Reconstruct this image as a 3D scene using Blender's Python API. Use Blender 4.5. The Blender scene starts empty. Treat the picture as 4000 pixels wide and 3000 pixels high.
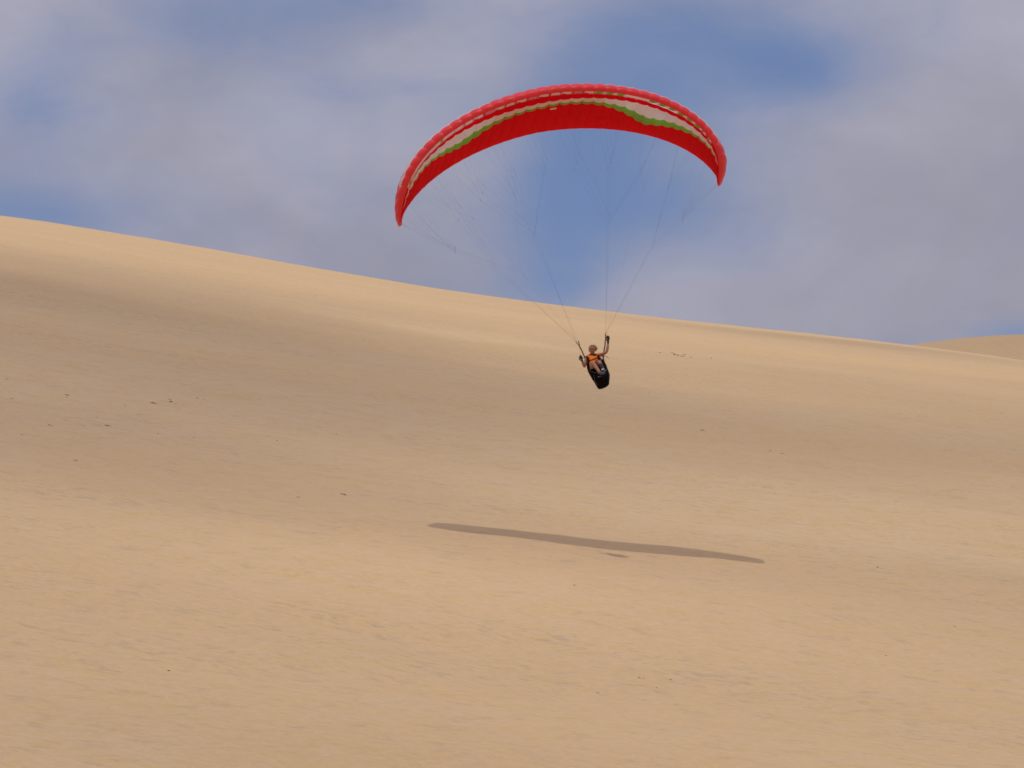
import bpy, bmesh, math, random
import numpy as np
from mathutils import Vector, Matrix, noise

random.seed(7)
scene = bpy.context.scene
COL = scene.collection

# ------------------------------------------------------------------ camera
cam_data = bpy.data.cameras.new('camera')
cam_data.lens = 144.0
cam_data.sensor_width = 36.0
cam_data.clip_start = 0.5
cam_data.clip_end = 20000
cam = bpy.data.objects.new('camera', cam_data)
COL.objects.link(cam)
cam.location = (0, 0, 1.7)
cam.rotation_euler = (math.radians(90 + 16.0), 0, 0)
scene.camera = cam

# ------------------------------------------------------------------ light
SUN_DIR = Vector((-0.108, -0.395, 1.0)).normalized()      # towards the sun
sun_data = bpy.data.lights.new('sun', 'SUN')
sun_data.energy = 2.05
sun_data.angle = math.radians(0.53)
sun_data.color = (1.0, 0.955, 0.88)
sun = bpy.data.objects.new('sun', sun_data)
COL.objects.link(sun)
sun.rotation_euler = SUN_DIR.to_track_quat('Z', 'Y').to_euler()
sun.location = (-60, -270, 640)

EXPOSURE = -0.26
SKY_STRENGTH = 0.1
CLOUD_RGB = (4.30, 4.22, 5.15)       # radiance of the thin cloud near the horizon, before the strength
SKY_TINT = (1.12, 1.12, 1.28)

# ------------------------------------------------------------------ view
scene.view_settings.view_transform = 'Standard'
scene.view_settings.look = 'None'
scene.view_settings.exposure = EXPOSURE
scene.view_settings.gamma = 1.0
scene.view_settings.use_curve_mapping = False
scene.render.engine = 'CYCLES'
cy = scene.cycles
cy.use_denoising = True
cy.max_bounces = 8
cy.diffuse_bounces = 5
cy.glossy_bounces = 3
cy.transmission_bounces = 6
cy.transparent_max_bounces = 16
cy.volume_bounces = 1
cy.sample_clamp_indirect = 8.0
cy.filter_width = 1.6


# ------------------------------------------------------------------ node helpers
class NT:
    def __init__(self, tree):
        self.t = tree
        self.t.nodes.clear()

    def n(self, kind, **kw):
        nd = self.t.nodes.new(kind)
        for k, v in kw.items():
            setattr(nd, k, v)
        return nd

    def link(self, a, b):
        self.t.links.new(a, b)

    def _in(self, sock, v):
        if isinstance(v, bpy.types.NodeSocket):
            self.link(v, sock)
        else:
            sock.default_value = v

    def math(self, op, a, b=0.0, c=0.0, clamp=False):
        nd = self.n('ShaderNodeMath', operation=op, use_clamp=clamp)
        self._in(nd.inputs[0], a)
        self._in(nd.inputs[1], b)
        self._in(nd.inputs[2], c)
        return nd.outputs[0]

    def vmath(self, op, a, b=(0, 0, 0)):
        nd = self.n('ShaderNodeVectorMath', operation=op)
        self._in(nd.inputs[0], a)
        if op == 'SCALE':
            self._in(nd.inputs[3], b)
        else:
            self._in(nd.inputs[1], b)
        return nd.outputs['Value'] if op in ('LENGTH', 'DOT_PRODUCT') else nd.outputs['Vector']

    def mix(self, f, a, b, blend='MIX'):
        nd = self.n('ShaderNodeMix', data_type='RGBA', blend_type=blend)
        self._in(nd.inputs[0], f)
        self._in(nd.inputs[6], a if isinstance(a, bpy.types.NodeSocket) else (*a, 1))
        self._in(nd.inputs[7], b if isinstance(b, bpy.types.NodeSocket) else (*b, 1))
        return nd.outputs[2]

    def noise(self, vec, scale, detail=3.0, rough=0.5, dist=0.0):
        nd = self.n('ShaderNodeTexNoise')
        self.link(vec, nd.inputs['Vector'])
        nd.inputs['Scale'].default_value = scale
        nd.inputs['Detail'].default_value = detail
        nd.inputs['Roughness'].default_value = rough
        nd.inputs['Distortion'].default_value = dist
        return nd.outputs['Fac']

    def ramp(self, f, lo, hi, to0=0.0, to1=1.0):
        nd = self.n('ShaderNodeMapRange', interpolation_type='SMOOTHSTEP')
        self._in(nd.inputs[0], f)
        nd.inputs[1].default_value = lo
        nd.inputs[2].default_value = hi
        nd.inputs[3].default_value = to0
        nd.inputs[4].default_value = to1
        return nd.outputs[0]


# ------------------------------------------------------------------ sky (world)
world = bpy.data.worlds.new('World')
scene.world = world
world.use_nodes = True
W = NT(world.node_tree)
sky = W.n('ShaderNodeTexSky', sky_type='NISHITA')
sky.sun_disc = False
sky.sun_elevation = math.asin(SUN_DIR.z)
sky.sun_rotation = math.atan2(SUN_DIR.x, SUN_DIR.y)
sky.altitude = 100
sky.air_density = 1.0
sky.dust_density = 1.0
sky.ozone_density = 2.0
tc = W.n('ShaderNodeTexCoord')
D = tc.outputs['Generated']
sep = W.n('ShaderNodeSeparateXYZ')
W.link(D, sep.inputs[0])
DX, DY, DZ = sep.outputs
# openings in the cloud layer: direction, half widths (x, z), depth
GAPS = [((-0.1190, 0.942, 0.3130), 0.028, 0.010, 0.80),
        ((-0.1150, 0.934, 0.3400), 0.018, 0.014, 0.65),
        ((-0.0700, 0.930, 0.3600), 0.034, 0.012, 0.75),
        ((-0.0330, 0.930, 0.3640), 0.018, 0.006, 0.50),
        ((-0.0300, 0.930, 0.3440), 0.020, 0.004, 0.25),
        ((0.0480, 0.932, 0.3580), 0.042, 0.012, 0.72),
        ((0.0720, 0.935, 0.3470), 0.018, 0.008, 0.60),
        ((0.0360, 0.939, 0.3400), 0.032, 0.014, 0.70),
        ((0.0340, 0.949, 0.3150), 0.024, 0.012, 0.75),
        ((0.0110, 0.954, 0.3010), 0.015, 0.016, 0.75),
        ((0.0160, 0.944, 0.3270), 0.016, 0.014, 0.75),
        ((0.1240, 0.951, 0.2850), 0.014, 0.004, 0.75),
        ((-0.0400, 0.952, 0.2980), 0.050, 0.003, 0.18),
        ((0.0700, 0.952, 0.2830), 0.030, 0.003, 0.30)]
gap = None
for d, sx, sz, amp in GAPS:
    v = W.vmath('SUBTRACT', D, d)
    v = W.vmath('MULTIPLY', v, (1 / sx, 2.0, 1 / sz))
    r2 = W.vmath('DOT_PRODUCT', v, v)
    g = W.math('MULTIPLY', W.math('EXPONENT', W.math('MULTIPLY', r2, -1.0)), amp)
    gap = g if gap is None else W.math('ADD', gap, g)
warp = W.vmath('MULTIPLY', D, (1.0, 1.0, 1.7))
nbig = W.noise(warp, 9.0, 4.0, 0.45, 0.3)
nfine = W.noise(warp, 34.0, 5.0, 0.55, 0.4)
nn = W.math('ADD', W.math('MULTIPLY', W.math('SUBTRACT', nbig, 0.5), 1.2),
            W.math('MULTIPLY', W.math('SUBTRACT', nfine, 0.5), 0.75))
# away from these openings the layer breaks up by itself in the same way
field = W.math('SUBTRACT', W.math('ADD', nn, 0.80), gap)
cover = W.ramp(field, -0.50, 1.02, 0.06, 1.0)
blue = W.mix(1.0, sky.outputs[0], SKY_TINT, 'MULTIPLY')
zc = W.math('MAXIMUM', DZ, 0.0)
lum = W.math('ADD', W.math('MULTIPLY', zc, 4.0 / 2.25), 1.0 / 2.25)     # overcast sky: brighter towards the zenith
tone = W.ramp(W.noise(warp, 14.0, 5.0, 0.55, 0.2), 0.25, 0.75, 0.88, 1.12)
cl = W.vmath('SCALE', W.mix(0.0, CLOUD_RGB, CLOUD_RGB), W.math('MULTIPLY', lum, tone))
skycol = W.mix(cover, blue, cl)
bg = W.n('ShaderNodeBackground')
bg.inputs['Strength'].default_value = SKY_STRENGTH
W.link(skycol, bg.inputs['Color'])
wo = W.n('ShaderNodeOutputWorld')
W.link(bg.outputs[0], wo.inputs['Surface'])


# ------------------------------------------------------------------ object helpers
def tag(o, label=None, cat=None, group=None, kind=None):
    if label: o['label'] = label
    if cat: o['category'] = cat
    if group: o['group'] = group
    if kind: o['kind'] = kind
    return o


def empty(name, loc):
    o = bpy.data.objects.new(name, None)
    o.empty_display_size = 0.2
    COL.objects.link(o)
    o.location = loc
    return o


def link_mesh(name, me, parent=None, loc=None):
    o = bpy.data.objects.new(name, me)
    COL.objects.link(o)
    if parent is not None:
        o.parent = parent
    if loc is not None:
        o.location = loc
    return o


def pydata(name, verts, faces, mat, parent=None, origin=(0, 0, 0), smooth=True):
    ox, oy, oz = origin
    me = bpy.data.meshes.new(name)
    me.from_pydata([(v[0] - ox, v[1] - oy, v[2] - oz) for v in verts], [], faces)
    me.update()
    if smooth:
        me.polygons.foreach_set('use_smooth', [True] * len(me.polygons))
    if mat is not None:
        me.materials.append(mat)
    return link_mesh(name, me, parent)


def grid_faces(nr, nc, off=0, flip=False):
    f = []
    for i in range(nr - 1):
        for j in range(nc - 1):
            a = off + i * nc + j
            q = (a, a + 1, a + nc + 1, a + nc)
            f.append(q[::-1] if flip else q)
    return f


def tube_data(pts, radii, seg=6):
    pts = [Vector(p) for p in pts]
    verts, faces = [], []
    up = Vector((0.31, 0.17, 0.93))
    for i, p in enumerate(pts):
        t = (pts[min(i + 1, len(pts) - 1)] - pts[max(i - 1, 0)]).normalized()
        a = t.cross(up)
        if a.length < 1e-3:
            a = t.cross(Vector((1, 0, 0)))
        a.normalize()
        b = t.cross(a)
        r = radii[i] if isinstance(radii, (list, tuple)) else radii
        for k in range(seg):
            an = 2 * math.pi * k / seg
            verts.append(p + a * (r * math.cos(an)) + b * (r * math.sin(an)))
    for i in range(len(pts) - 1):
        for k in range(seg):
            k2 = (k + 1) % seg
            faces.append((i * seg + k, i * seg + k2, (i + 1) * seg + k2, (i + 1) * seg + k))
    faces.append(tuple(range(seg))[::-1])
    faces.append(tuple((len(pts) - 1) * seg + k for k in range(seg)))
    return verts, faces


def merge(parts):
    V, F = [], []
    for v, f in parts:
        o = len(V)
        V += list(v)
        F += [tuple(i + o for i in q) for q in f]
    return V, F


def skin(name, pts, edges, radii, mat, parent, origin, levels=1, root=0):
    """A skinned chain: one continuous surface with tapering limbs, baked to a plain mesh."""
    me = bpy.data.meshes.new(name)
    o0 = Vector(origin)
    me.from_pydata([Vector(p) - o0 for p in pts], edges, [])
    o = bpy.data.objects.new(name, me)
    COL.objects.link(o)
    m = o.modifiers.new('skin', 'SKIN')
    m.use_smooth_shade = True
    m.branch_smoothing = 0.6
    for i, sv in enumerate(me.skin_vertices[0].data):
        r = radii[i]
        sv.radius = r if isinstance(r, (tuple, list)) else (r, r)
        sv.use_root = (i == root)
    s = o.modifiers.new('sub', 'SUBSURF')
    s.levels = levels
    s.render_levels = levels
    dg = bpy.context.evaluated_depsgraph_get()
    dg.update()
    new = bpy.data.meshes.new_from_object(o.evaluated_get(dg))
    o.modifiers.clear()
    o.data = new
    new.name = name
    new.materials.clear()
    new.materials.append(mat)
    new.polygons.foreach_set('use_smooth', [True] * len(new.polygons))
    if parent is not None:
        o.parent = parent
    return o


# ------------------------------------------------------------------ materials
def new_mat(name):
    m = bpy.data.materials.new(name)
    m.use_nodes = True
    return m, NT(m.node_tree)


def plain(name, col, rough=0.8, spec=0.3, var=0.12, scale=30.0, bump=0.0, metal=0.0):
    m, N = new_mat(name)
    t = N.n('ShaderNodeTexCoord')
    f = N.ramp(N.noise(t.outputs['Object'], scale, 4, 0.6), 0.3, 0.7)
    c = N.mix(f, [x * (1 - var) for x in col], [min(1, x * (1 + var)) for x in col])
    b = N.n('ShaderNodeBsdfPrincipled')
    N.link(c, b.inputs['Base Color'])
    b.inputs['Roughness'].default_value = rough
    b.inputs['Specular IOR Level'].default_value = spec
    b.inputs['Metallic'].default_value = metal
    if bump:
        bp = N.n('ShaderNodeBump')
        bp.inputs['Strength'].default_value = bump
        bp.inputs['Distance'].default_value = 0.01
        N.link(f, bp.inputs['Height'])
        N.link(bp.outputs[0], b.inputs['Normal'])
    o = N.n('ShaderNodeOutputMaterial')
    N.link(b.outputs[0], o.inputs['Surface'])
    return m


def cloth(name, col, trans, k, rough=0.42, spec=0.5, wr=0.35):
    """Ripstop nylon: reflects, and lets part of the sunlight through."""
    m, N = new_mat(name)
    t = N.n('ShaderNodeTexCoord')
    ob = t.outputs['Object']
    f = N.noise(ob, 2.2, 4, 0.55)
    c = N.mix(N.ramp(f, 0.25, 0.75), [x * 0.93 for x in col], [min(1, x * 1.05) for x in col])
    b = N.n('ShaderNodeBsdfPrincipled')
    N.link(c, b.inputs['Base Color'])
    b.inputs['Roughness'].default_value = rough
    b.inputs['Specular IOR Level'].default_value = spec
    bp = N.n('ShaderNodeBump')
    bp.inputs['Strength'].default_value = wr
    bp.inputs['Distance'].default_value = 0.03
    N.link(N.noise(N.vmath('MULTIPLY', ob, (1.0, 0.35, 1.0)), 9.0, 3, 0.6, 0.5), bp.inputs['Height'])
    N.link(bp.outputs[0], b.inputs['Normal'])
    tr = N.n('ShaderNodeBsdfTranslucent')
    tr.inputs['Color'].default_value = (*trans, 1)
    mx = N.n('ShaderNodeMixShader')
    mx.inputs[0].default_value = k
    N.link(b.outputs[0], mx.inputs[1])
    N.link(tr.outputs[0], mx.inputs[2])
    o = N.n('ShaderNodeOutputMaterial')
    N.link(mx.outputs[0], o.inputs['Surface'])
    return m


def sand_material(name, far=False):
    m, N = new_mat(name)
    t = N.n('ShaderNodeTexCoord')
    P = t.outputs['Object']
    S = N.vmath('MULTIPLY', P, (0.42, 1.0, 0.3))          # drift marks run across the slope
    warm, pale, grey = (0.600, 0.402, 0.214), (0.618, 0.434, 0.248), (0.385, 0.290, 0.195)
    big = N.noise(N.vmath('MULTIPLY', P, (0.35, 1.0, 0.4)), 0.035, 4, 0.55, 0.6)
    col = N.mix(N.ramp(big, 0.32, 0.68), warm, pale)
    S2 = N.vmath('MULTIPLY', P, (0.80, 1.0, 0.3))
    med = N.noise(S2, 0.9, 6, 0.68, 0.8)
    col = N.mix(N.ramp(med, 0.42, 0.62, 0.0, 0.75), col, (0.60, 0.405, 0.190))
    # heavy dark grains gather in small hollows
    zone = N.ramp(N.noise(N.vmath('MULTIPLY', P, (0.5, 1, 0.5)), 0.11, 4, 0.6, 0.5), 0.38, 0.68)
    spots = N.ramp(N.noise(S2, 3.2, 5, 0.66, 0.5), 0.50, 0.68)
    col = N.mix(N.math('MULTIPLY', N.math('MULTIPLY', spots, zone), 0.80), col, grey)
    spots2 = N.ramp(N.noise(S2, 1.6, 6, 0.70, 0.6), 0.50, 0.72)
    col = N.mix(N.math('MULTIPLY', spots2, 0.42), col, grey)
    tiny = N.noise(S2, 6.0, 4, 0.65)
    col = N.mix(N.ramp(tiny, 0.40, 0.62, 0.0, 0.35), col, (0.66, 0.49, 0.295))
    b = N.n('ShaderNodeBsdfPrincipled')
    N.link(col, b.inputs['Base Color'])
    b.inputs['Roughness'].default_value = 0.95
    b.inputs['Specular IOR Level'].default_value = 0.12
    h = N.math('ADD', N.math('MULTIPLY', N.noise(S, 0.4, 5, 0.6, 0.6), 0.55),
               N.math('MULTIPLY', N.noise(S2, 2.4, 5, 0.66, 0.5), 0.22))
    h = N.math('ADD', h, N.math('MULTIPLY', N.noise(P, 11.0, 3, 0.6), 0.02))
    bp = N.n('ShaderNodeBump')
    bp.inputs['Strength'].default_value = 0.62
    bp.inputs['Distance'].default_value = 0.35
    N.link(h, bp.inputs['Height'])
    N.link(bp.outputs[0], b.inputs['Normal'])
    o = N.n('ShaderNodeOutputMaterial')
    N.link(b.outputs[0], o.inputs['Surface'])
    return m


# ------------------------------------------------------------------ the dune
CO = [3.85844e-10, -1.55817e-07, -2.43617e-06, 0.000937064, -0.14435, 150.242]
RY, T0, KC = 486.0, 0.3092, 4.55e-5


def smax(a, b, w):
    h = np.clip(0.5 + 0.5 * (a - b) / w, 0, 1)
    return b * (1 - h) + a * h + w * h * (1 - h)


def dune_base(x, y):
    xc = np.clip(x, -80, 80)
    z = 1.7 + np.polyval(CO, xc) + T0 * (y - RY) - KC * (y - RY) ** 2
    z = z - 0.10 * np.tanh((y - 107.2) / 3.5) * np.exp(-((x + 2.6) / 2.6) ** 2 - ((y - 107) / 12) ** 2)
    z = z - (0.16 + 0.30 * np.tanh((y - (105.2 + 0.35 * xc)) / 10.0)) * np.exp(-((y - 105) / 60.0) ** 2)
    z = z - 6.0e-4 * np.maximum(y - RY - 70, 0) ** 2
    far = np.maximum(np.abs(x) - 80, 0)
    z = z - far * 0.06
    return smax(z, np.zeros_like(z), 5.0)


_rs = np.random.RandomState(11)
_w = [(_rs.uniform(-1, 1), _rs.uniform(0.35, 1), _rs.uniform(0, 6.28)) for _ in range(26)]


def relief(x, y):
    """Wind-shaped undulation, from long swells down to half a metre."""
    z = np.zeros_like(x)
    for i, (a, b, p) in enumerate(_w):
        wl = 46.0 * (0.86 ** i)
        kx, ky = a * 0.55, b
        n = math.hypot(kx, ky)
        q = 2 * math.pi / wl
        z = z + wl * 0.0022 * np.sin(q * (kx / n * x + ky / n * y) + p + 1.2 * np.sin(q * 0.37 * x + i))
    return z * np.clip((y - 20) / 40, 0, 1) * (0.25 + 0.75 * np.clip((260 - y) / 120, 0, 1))


def lattice(x, y, wl, seed):
    gx_, gy_ = x / wl, y / wl
    ix, iy = np.floor(gx_), np.floor(gy_)
    fx_, fy_ = gx_ - ix, gy_ - iy
    fx_ = fx_ * fx_ * (3 - 2 * fx_)
    fy_ = fy_ * fy_ * (3 - 2 * fy_)

    def h(a, b):
        v = np.sin(a * 127.1 + b * 311.7 + seed * 74.7) * 43758.5453
        return v - np.floor(v)
    return (h(ix, iy) * (1 - fx_) + h(ix + 1, iy) * fx_) * (1 - fy_) + \
           (h(ix, iy + 1) * (1 - fx_) + h(ix + 1, iy + 1) * fx_) * fy_ - 0.5


def fine_relief(x, y):
    r = np.clip((y - 20) / 40, 0, 1) * (np.abs(x) < 300)
    return r * (0.060 * lattice(x * .8 + y * .1, y, 3.1, 1) + 0.052 * lattice(x, y - x * .2, 1.5, 2)
                + 0.020 * lattice(x, y, 0.8, 3) + 0.10 * lattice(x, y, 9.0, 4))


def dune_z(x, y):
    x = np.asarray(x, float)
    y = np.asarray(y, float)
    return dune_base(x, y) + relief(x, y) + fine_relief(x, y)


xs = np.sinh(np.linspace(-1, 1, 521) * 7.2) / np.sinh(7.2) * 4000 * 0.55 + np.linspace(-1, 1, 521) * 60
ys = np.concatenate([np.linspace(-3000, -60, 14), np.linspace(-40, 48, 45), np.geomspace(49, 620, 1000),
                     np.geomspace(630, 6000, 70)])
GX, GY = np.meshgrid(xs, ys)
GZ = dune_z(GX, GY)
nr, nc = GX.shape
me = bpy.data.meshes.new('dune')
me.vertices.add(nr * nc)
me.vertices.foreach_set('co', np.stack([GX, GY, GZ], -1).reshape(-1).astype(np.float32))
ii = (np.arange(nr - 1)[:, None] * nc + np.arange(nc - 1)[None, :]).reshape(-1)
quads = np.stack([ii, ii + 1, ii + nc + 1, ii + nc], -1).astype(np.int32)
me.loops.add(quads.size)
me.loops.foreach_set('vertex_index', quads.reshape(-1))
me.polygons.add(len(quads))
me.polygons.foreach_set('loop_start', np.arange(0, quads.size, 4, dtype=np.int32))
me.polygons.foreach_set('use_smooth', np.ones(len(quads), bool))
me.update(calc_edges=True)
SAND = sand_material('sand')
me.materials.append(SAND)
dune = link_mesh('sand_dune', me)
tag(dune, 'long pale sand dune slope falling to the right below the sky', None, None, 'structure')

# the next dune, beyond the crest on the right
fx = np.linspace(-420, 700, 180)
fy = np.linspace(330, 1500, 160)
FX, FY = np.meshgrid(fx, fy)
FZ = 238.3 * np.exp(-((FX - 102) / 255.0) ** 2 - ((FY - 800) / 260.0) ** 2) - 3 + 0.8 * relief(FX * 0.4, FY * 0.4)
FZ = np.where(FY < 560, np.minimum(FZ, dune_base(FX, FY) - 4), FZ)
pydata('distant_dune', np.stack([FX, FY, FZ], -1).reshape(-1, 3).tolist(), grid_faces(*FX.shape), SAND)
tag(bpy.data.objects['distant_dune'], 'rounded brown dune far off at the right edge', None, None, 'structure')

# ------------------------------------------------------------------ unseen cloud overhead, its thickness shaped to lay shade on the slope
TAU = [(-25, 185, 21, 68, 1.10), (-9, 156, 12, 30, 0.55), (-15, 122, 10, 18, 0.50),
       (10, 172, 15, 22, 0.48), (28, 196, 12, 26, 0.36),
       (-5, 62, 9, 6, 0.20), (15, 118, 6, 13, 0.22), (34, 385, 24, 40, 0.55)]
CLOUD_Z, SIGMA = 430.0, 0.10
cx = np.linspace(-150, 130, 150)
cyy = np.linspace(-160, 440, 220)
QX, QY = np.meshgrid(cx, cyy)
gx, gy = QX.copy(), QY.copy()
for _ in range(6):
    gz = dune_base(gx, gy)
    gx = QX + 0.108 * (CLOUD_Z - gz)
    gy = QY + 0.395 * (CLOUD_Z - gz)
tau = 0.30 / (1 + np.exp((gy - 262 - 0.9 * gx) / 16.0))
for a, b, sa, sb, am in TAU:
    tau = tau + am * np.exp(-((gx - a) / sa) ** 2 - ((gy - b) / sb) ** 2)
tau = tau - 0.35 * np.exp(-((gx + 3) / 9) ** 2 - ((gy - 238) / 16) ** 2)
tau = tau - 0.26 * np.exp(-((gx + 2) / 12) ** 2 - ((gy - 92) / 12) ** 2)
wav = np.zeros_like(tau)
for i in range(18):
    wl = 60.0 * 0.87 ** i
    a, b, p = _w[i]
    wav = wav + 0.35 * (wl / 60) * np.sin(2 * math.pi / wl * (a * 0.6 * gx + b * gy) + p * 2 + np.sin(gx / wl * 2.1 + i))
tau = np.maximum((tau + 0.10) * (1 + 0.22 * wav), 0)
edge = np.minimum.reduce([(QX + 150) / 30, (130 - QX) / 30, (QY + 160) / 40, (440 - QY) / 40]).clip(0, 1)
thick = tau * edge / SIGMA * 0.96 + 0.01
top = CLOUD_Z + 0.75 * thick
bot = CLOUD_Z - 0.25 * thick
n = QX.size
nrc, ncc = QX.shape
cv = np.concatenate([np.stack([QX, QY, bot], -1).reshape(-1, 3), np.stack([QX, QY, top], -1).reshape(-1, 3)]).tolist()
cf = grid_faces(nrc, ncc, 0, True) + grid_faces(nrc, ncc, n, False)
ring = [j for j in range(ncc)] + [i * ncc + ncc - 1 for i in range(1, nrc)] + \
       [(nrc - 1) * ncc + j for j in range(ncc - 2, -1, -1)] + [i * ncc for i in range(nrc - 2, 0, -1)]
for k in range(len(ring)):
    a, b = ring[k], ring[(k + 1) % len(ring)]
    cf.append((a, b, b + n, a + n))
cm, N = new_mat('cloud_vapour')
pv = N.n('ShaderNodeVolumePrincipled')
pv.inputs['Color'].default_value = (1, 1, 1, 1)
pv.inputs['Density'].default_value = SIGMA
pv.inputs['Anisotropy'].default_value = 0.3
om = N.n('ShaderNodeOutputMaterial')
N.link(pv.outputs[0], om.inputs['Volume'])
cloud = pydata('cloud', cv, cf, cm)
tag(cloud, 'unseen thin cloud high over the dune slope, shaped for its shade', None, None, 'stuff')

# a second unseen cloud, added to darken the dune behind
V2, F2 = [], []
nq = 40
for s_ in (-0.3, 0.7):
    for j in range(nq):
        for i in range(nq):
            qx, qy = (i / (nq - 1) - .5) * 2, (j / (nq - 1) - .5) * 2
            h_ = 10.0 * math.exp(-(qx * qx + qy * qy) * 2.6) * (1 + .2 * math.sin(qx * 5 + qy * 3)) * \
                max(0, 1 - max(abs(qx), abs(qy)) ** 4) + .01
            V2.append((60 + qx * 190, 560 + qy * 300, 720 + s_ * h_))
F2 = grid_faces(nq, nq, 0, True) + grid_faces(nq, nq, nq * nq, False)
rg = [j for j in range(nq)] + [i * nq + nq - 1 for i in range(1, nq)] + \
     [(nq - 1) * nq + j for j in range(nq - 2, -1, -1)] + [i * nq for i in range(nq - 2, 0, -1)]
for k in range(len(rg)):
    a, b = rg[k], rg[(k + 1) % len(rg)]
    F2.append((a, b, b + nq * nq, a + nq * nq))
tag(pydata('cloud', V2, F2, cm), 'unseen flat cloud added high over the distant dune to shade it', None, None, 'stuff')

# ------------------------------------------------------------------ paraglider
WP = [1.00564, 39.04317, 0.09992, -0.0146, -0.17883, 4.34517, 2.37081, 1.67244, 3.19897, 0.29996, 3.17122,
      1.44597, 1.42684, -0.09536, -0.06221, -0.14781, 0.09114, -0.02705, 0.0158]


def rot_wing(yaw, pitch, bank):
    c1, s1 = np.cos(yaw), np.sin(yaw)
    c2, s2 = np.cos(pitch), np.sin(pitch)
    c3, s3 = np.cos(bank), np.sin(bank)
    Rz = np.array([[c1, -s1, 0], [s1, c1, 0], [0, 0, 1]])
    Rx = np.array([[1, 0, 0], [0, c2, -s2], [0, s2, c2]])
    Ry = np.array([[c3, 0, s3], [0, 1, 0], [-s3, 0, c3]])
    return Rz @ Ry @ Rx


RW = rot_wing(WP[2], WP[3], WP[4])


def wing(s, xc, zt):
    """Point of the wing: span position s (-1..1), chord fraction xc, height over the chord line zt (in chords)."""
    tx, tz, yaw, pitch, bank, a, b, Phi, c0, ct, q, sw, nn_, t1, t2, z3, x4, z5, y3 = WP
    s = np.asarray(s, float)
    xc = np.asarray(xc, float)
    ph = s * Phi
    X = a * np.sin(ph)
    Z = b * (np.cos(ph) - 1)
    Z = Z + z3 * (s ** 3 - s * .6) + z5 * np.cos(3 * np.pi * s / 2) * (1 - s * s)
    X = X + x4 * (s ** 2) * (1 - s * s) * 4
    nx = b * np.sin(ph)
    nz = a * np.cos(ph)
    L = np.hypot(nx, nz)
    nx, nz = nx / L, nz / L
    c = ct + (c0 - ct) * np.maximum(1 - np.abs(s) ** q, 0) ** .5
    Yl = sw * np.abs(s) ** nn_ + y3 * s ** 3
    k = np.where(s < 0, np.clip((-s - .66) / .34, 0, 1) ** 1.7 * 0.74, np.clip((s - .86) / .14, 0, 1) ** 1.6 * 0.72)
    Yl = Yl + c * k * 0.62
    c = c * (1 - k)
    tw = t1 * s + t2 * s * s
    yy = xc * c * np.cos(tw) + zt * c * np.sin(tw)
    n_ = zt * c * np.cos(tw) - xc * c * np.sin(tw)
    P = np.stack([X + nx * n_, Yl + yy, Z + nz * n_], -1)
    return P @ RW.T + np.array([tx, 102.0, tz])


def foil(x):
    x = np.clip(x, 0, 1)
    t, m, q = .16, .02, .3
    yt = 5 * t * (.2969 * np.sqrt(x) - .126 * x - .3516 * x ** 2 + .2843 * x ** 3 - .1036 * x ** 4)
    yc = np.where(x < q, m / q ** 2 * (2 * q * x - x * x), m / (1 - q) ** 2 * ((1 - 2 * q) + 2 * q * x - x * x))
    return yc + yt, yc - yt


# rib positions: equal cloth widths, slightly narrower towards the tips
NCELL = 43
_s = np.linspace(-1, 1, 1601)
_p = wing(_s, 0 * _s + 0.2, 0 * _s)
_l = np.concatenate([[0], np.cumsum(np.linalg.norm(np.diff(_p, axis=0), axis=1))])
_u = np.linspace(-1, 1, NCELL + 1)
_u = 0.5 + 0.5 * (_u * 1.10 - 0.10 * _u ** 3)
RIB = np.interp(_u * _l[-1], _l, _s)

WT = [(-1, .06), (-0.875, 0.055), (-0.79, 0.042), (-0.745, 0.038), (-0.67, 0.042), (-0.585, 0.05), (-0.495, 0.062),
      (-0.405, 0.07), (-0.35, 0.078), (-0.28, 0.088), (-0.225, 0.092), (-0.165, 0.10), (-0.08, 0.106), (-0.025, 0.106),
      (0.04, 0.098), (0.11, 0.088), (0.19, 0.082), (0.27, 0.080), (0.35, 0.078), (0.4, 0.082), (0.515, 0.082),
      (0.605, 0.07), (0.7, 0.058), (0.765, 0.048), (0.83, 0.044), (0.91, 0.04), (1, .04)]
WB = [(-1, .055), (-.875, .062), (-0.78, 0.068), (-0.745, 0.078), (-0.675, 0.085), (-0.62, 0.105), (-0.565, 0.125),
      (-0.495, 0.175), (-0.455, 0.20), (-0.41, 0.245), (-0.37, 0.262), (-0.33, 0.225), (-0.275, 0.205), (-0.24, 0.19),
      (-0.195, 0.185), (-0.12, 0.172), (-0.02, 0.165), (0.035, 0.145), (0.09, 0.143), (0.15, 0.14), (0.19, 0.15),
      (0.225, 0.16), (0.27, 0.18), (0.31, 0.215), (0.355, 0.275), (0.395, 0.335), (0.43, 0.325), (0.47, 0.275),
      (0.51, 0.245), (0.6, 0.175), (0.645, 0.16), (0.735, 0.115), (0.8, 0.075), (0.865, 0.05), (.91, .04), (1, .035)]
GB = [(-1, .05), (-.80, .06), (-0.745, 0.095), (-0.675, 0.112), (-0.625, 0.13), (-0.535, 0.19), (-0.49, 0.25),
      (-0.43, 0.34), (-0.365, 0.41), (-0.305, 0.37), (-0.27, 0.32), (-0.235, 0.275), (-0.2, 0.245), (-0.16, 0.225),
      (-0.115, 0.21), (-0.02, 0.20), (0.035, 0.18), (0.095, 0.18), (0.155, 0.182), (0.195, 0.20), (0.225, 0.225),
      (0.27, 0.28), (0.31, 0.345), (0.35, 0.44), (0.39, 0.55), (0.42, 0.545), (0.475, 0.445), (0.52, 0.375),
      (0.6, 0.275), (0.65, 0.215), (0.725, 0.155), (0.775, 0.11), (0.84, 0.072), (.88, .045), (1, .035)]


def tab(t, s):
    return float(np.interp(s, [a for a, b in t], [b for a, b in t]))


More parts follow.
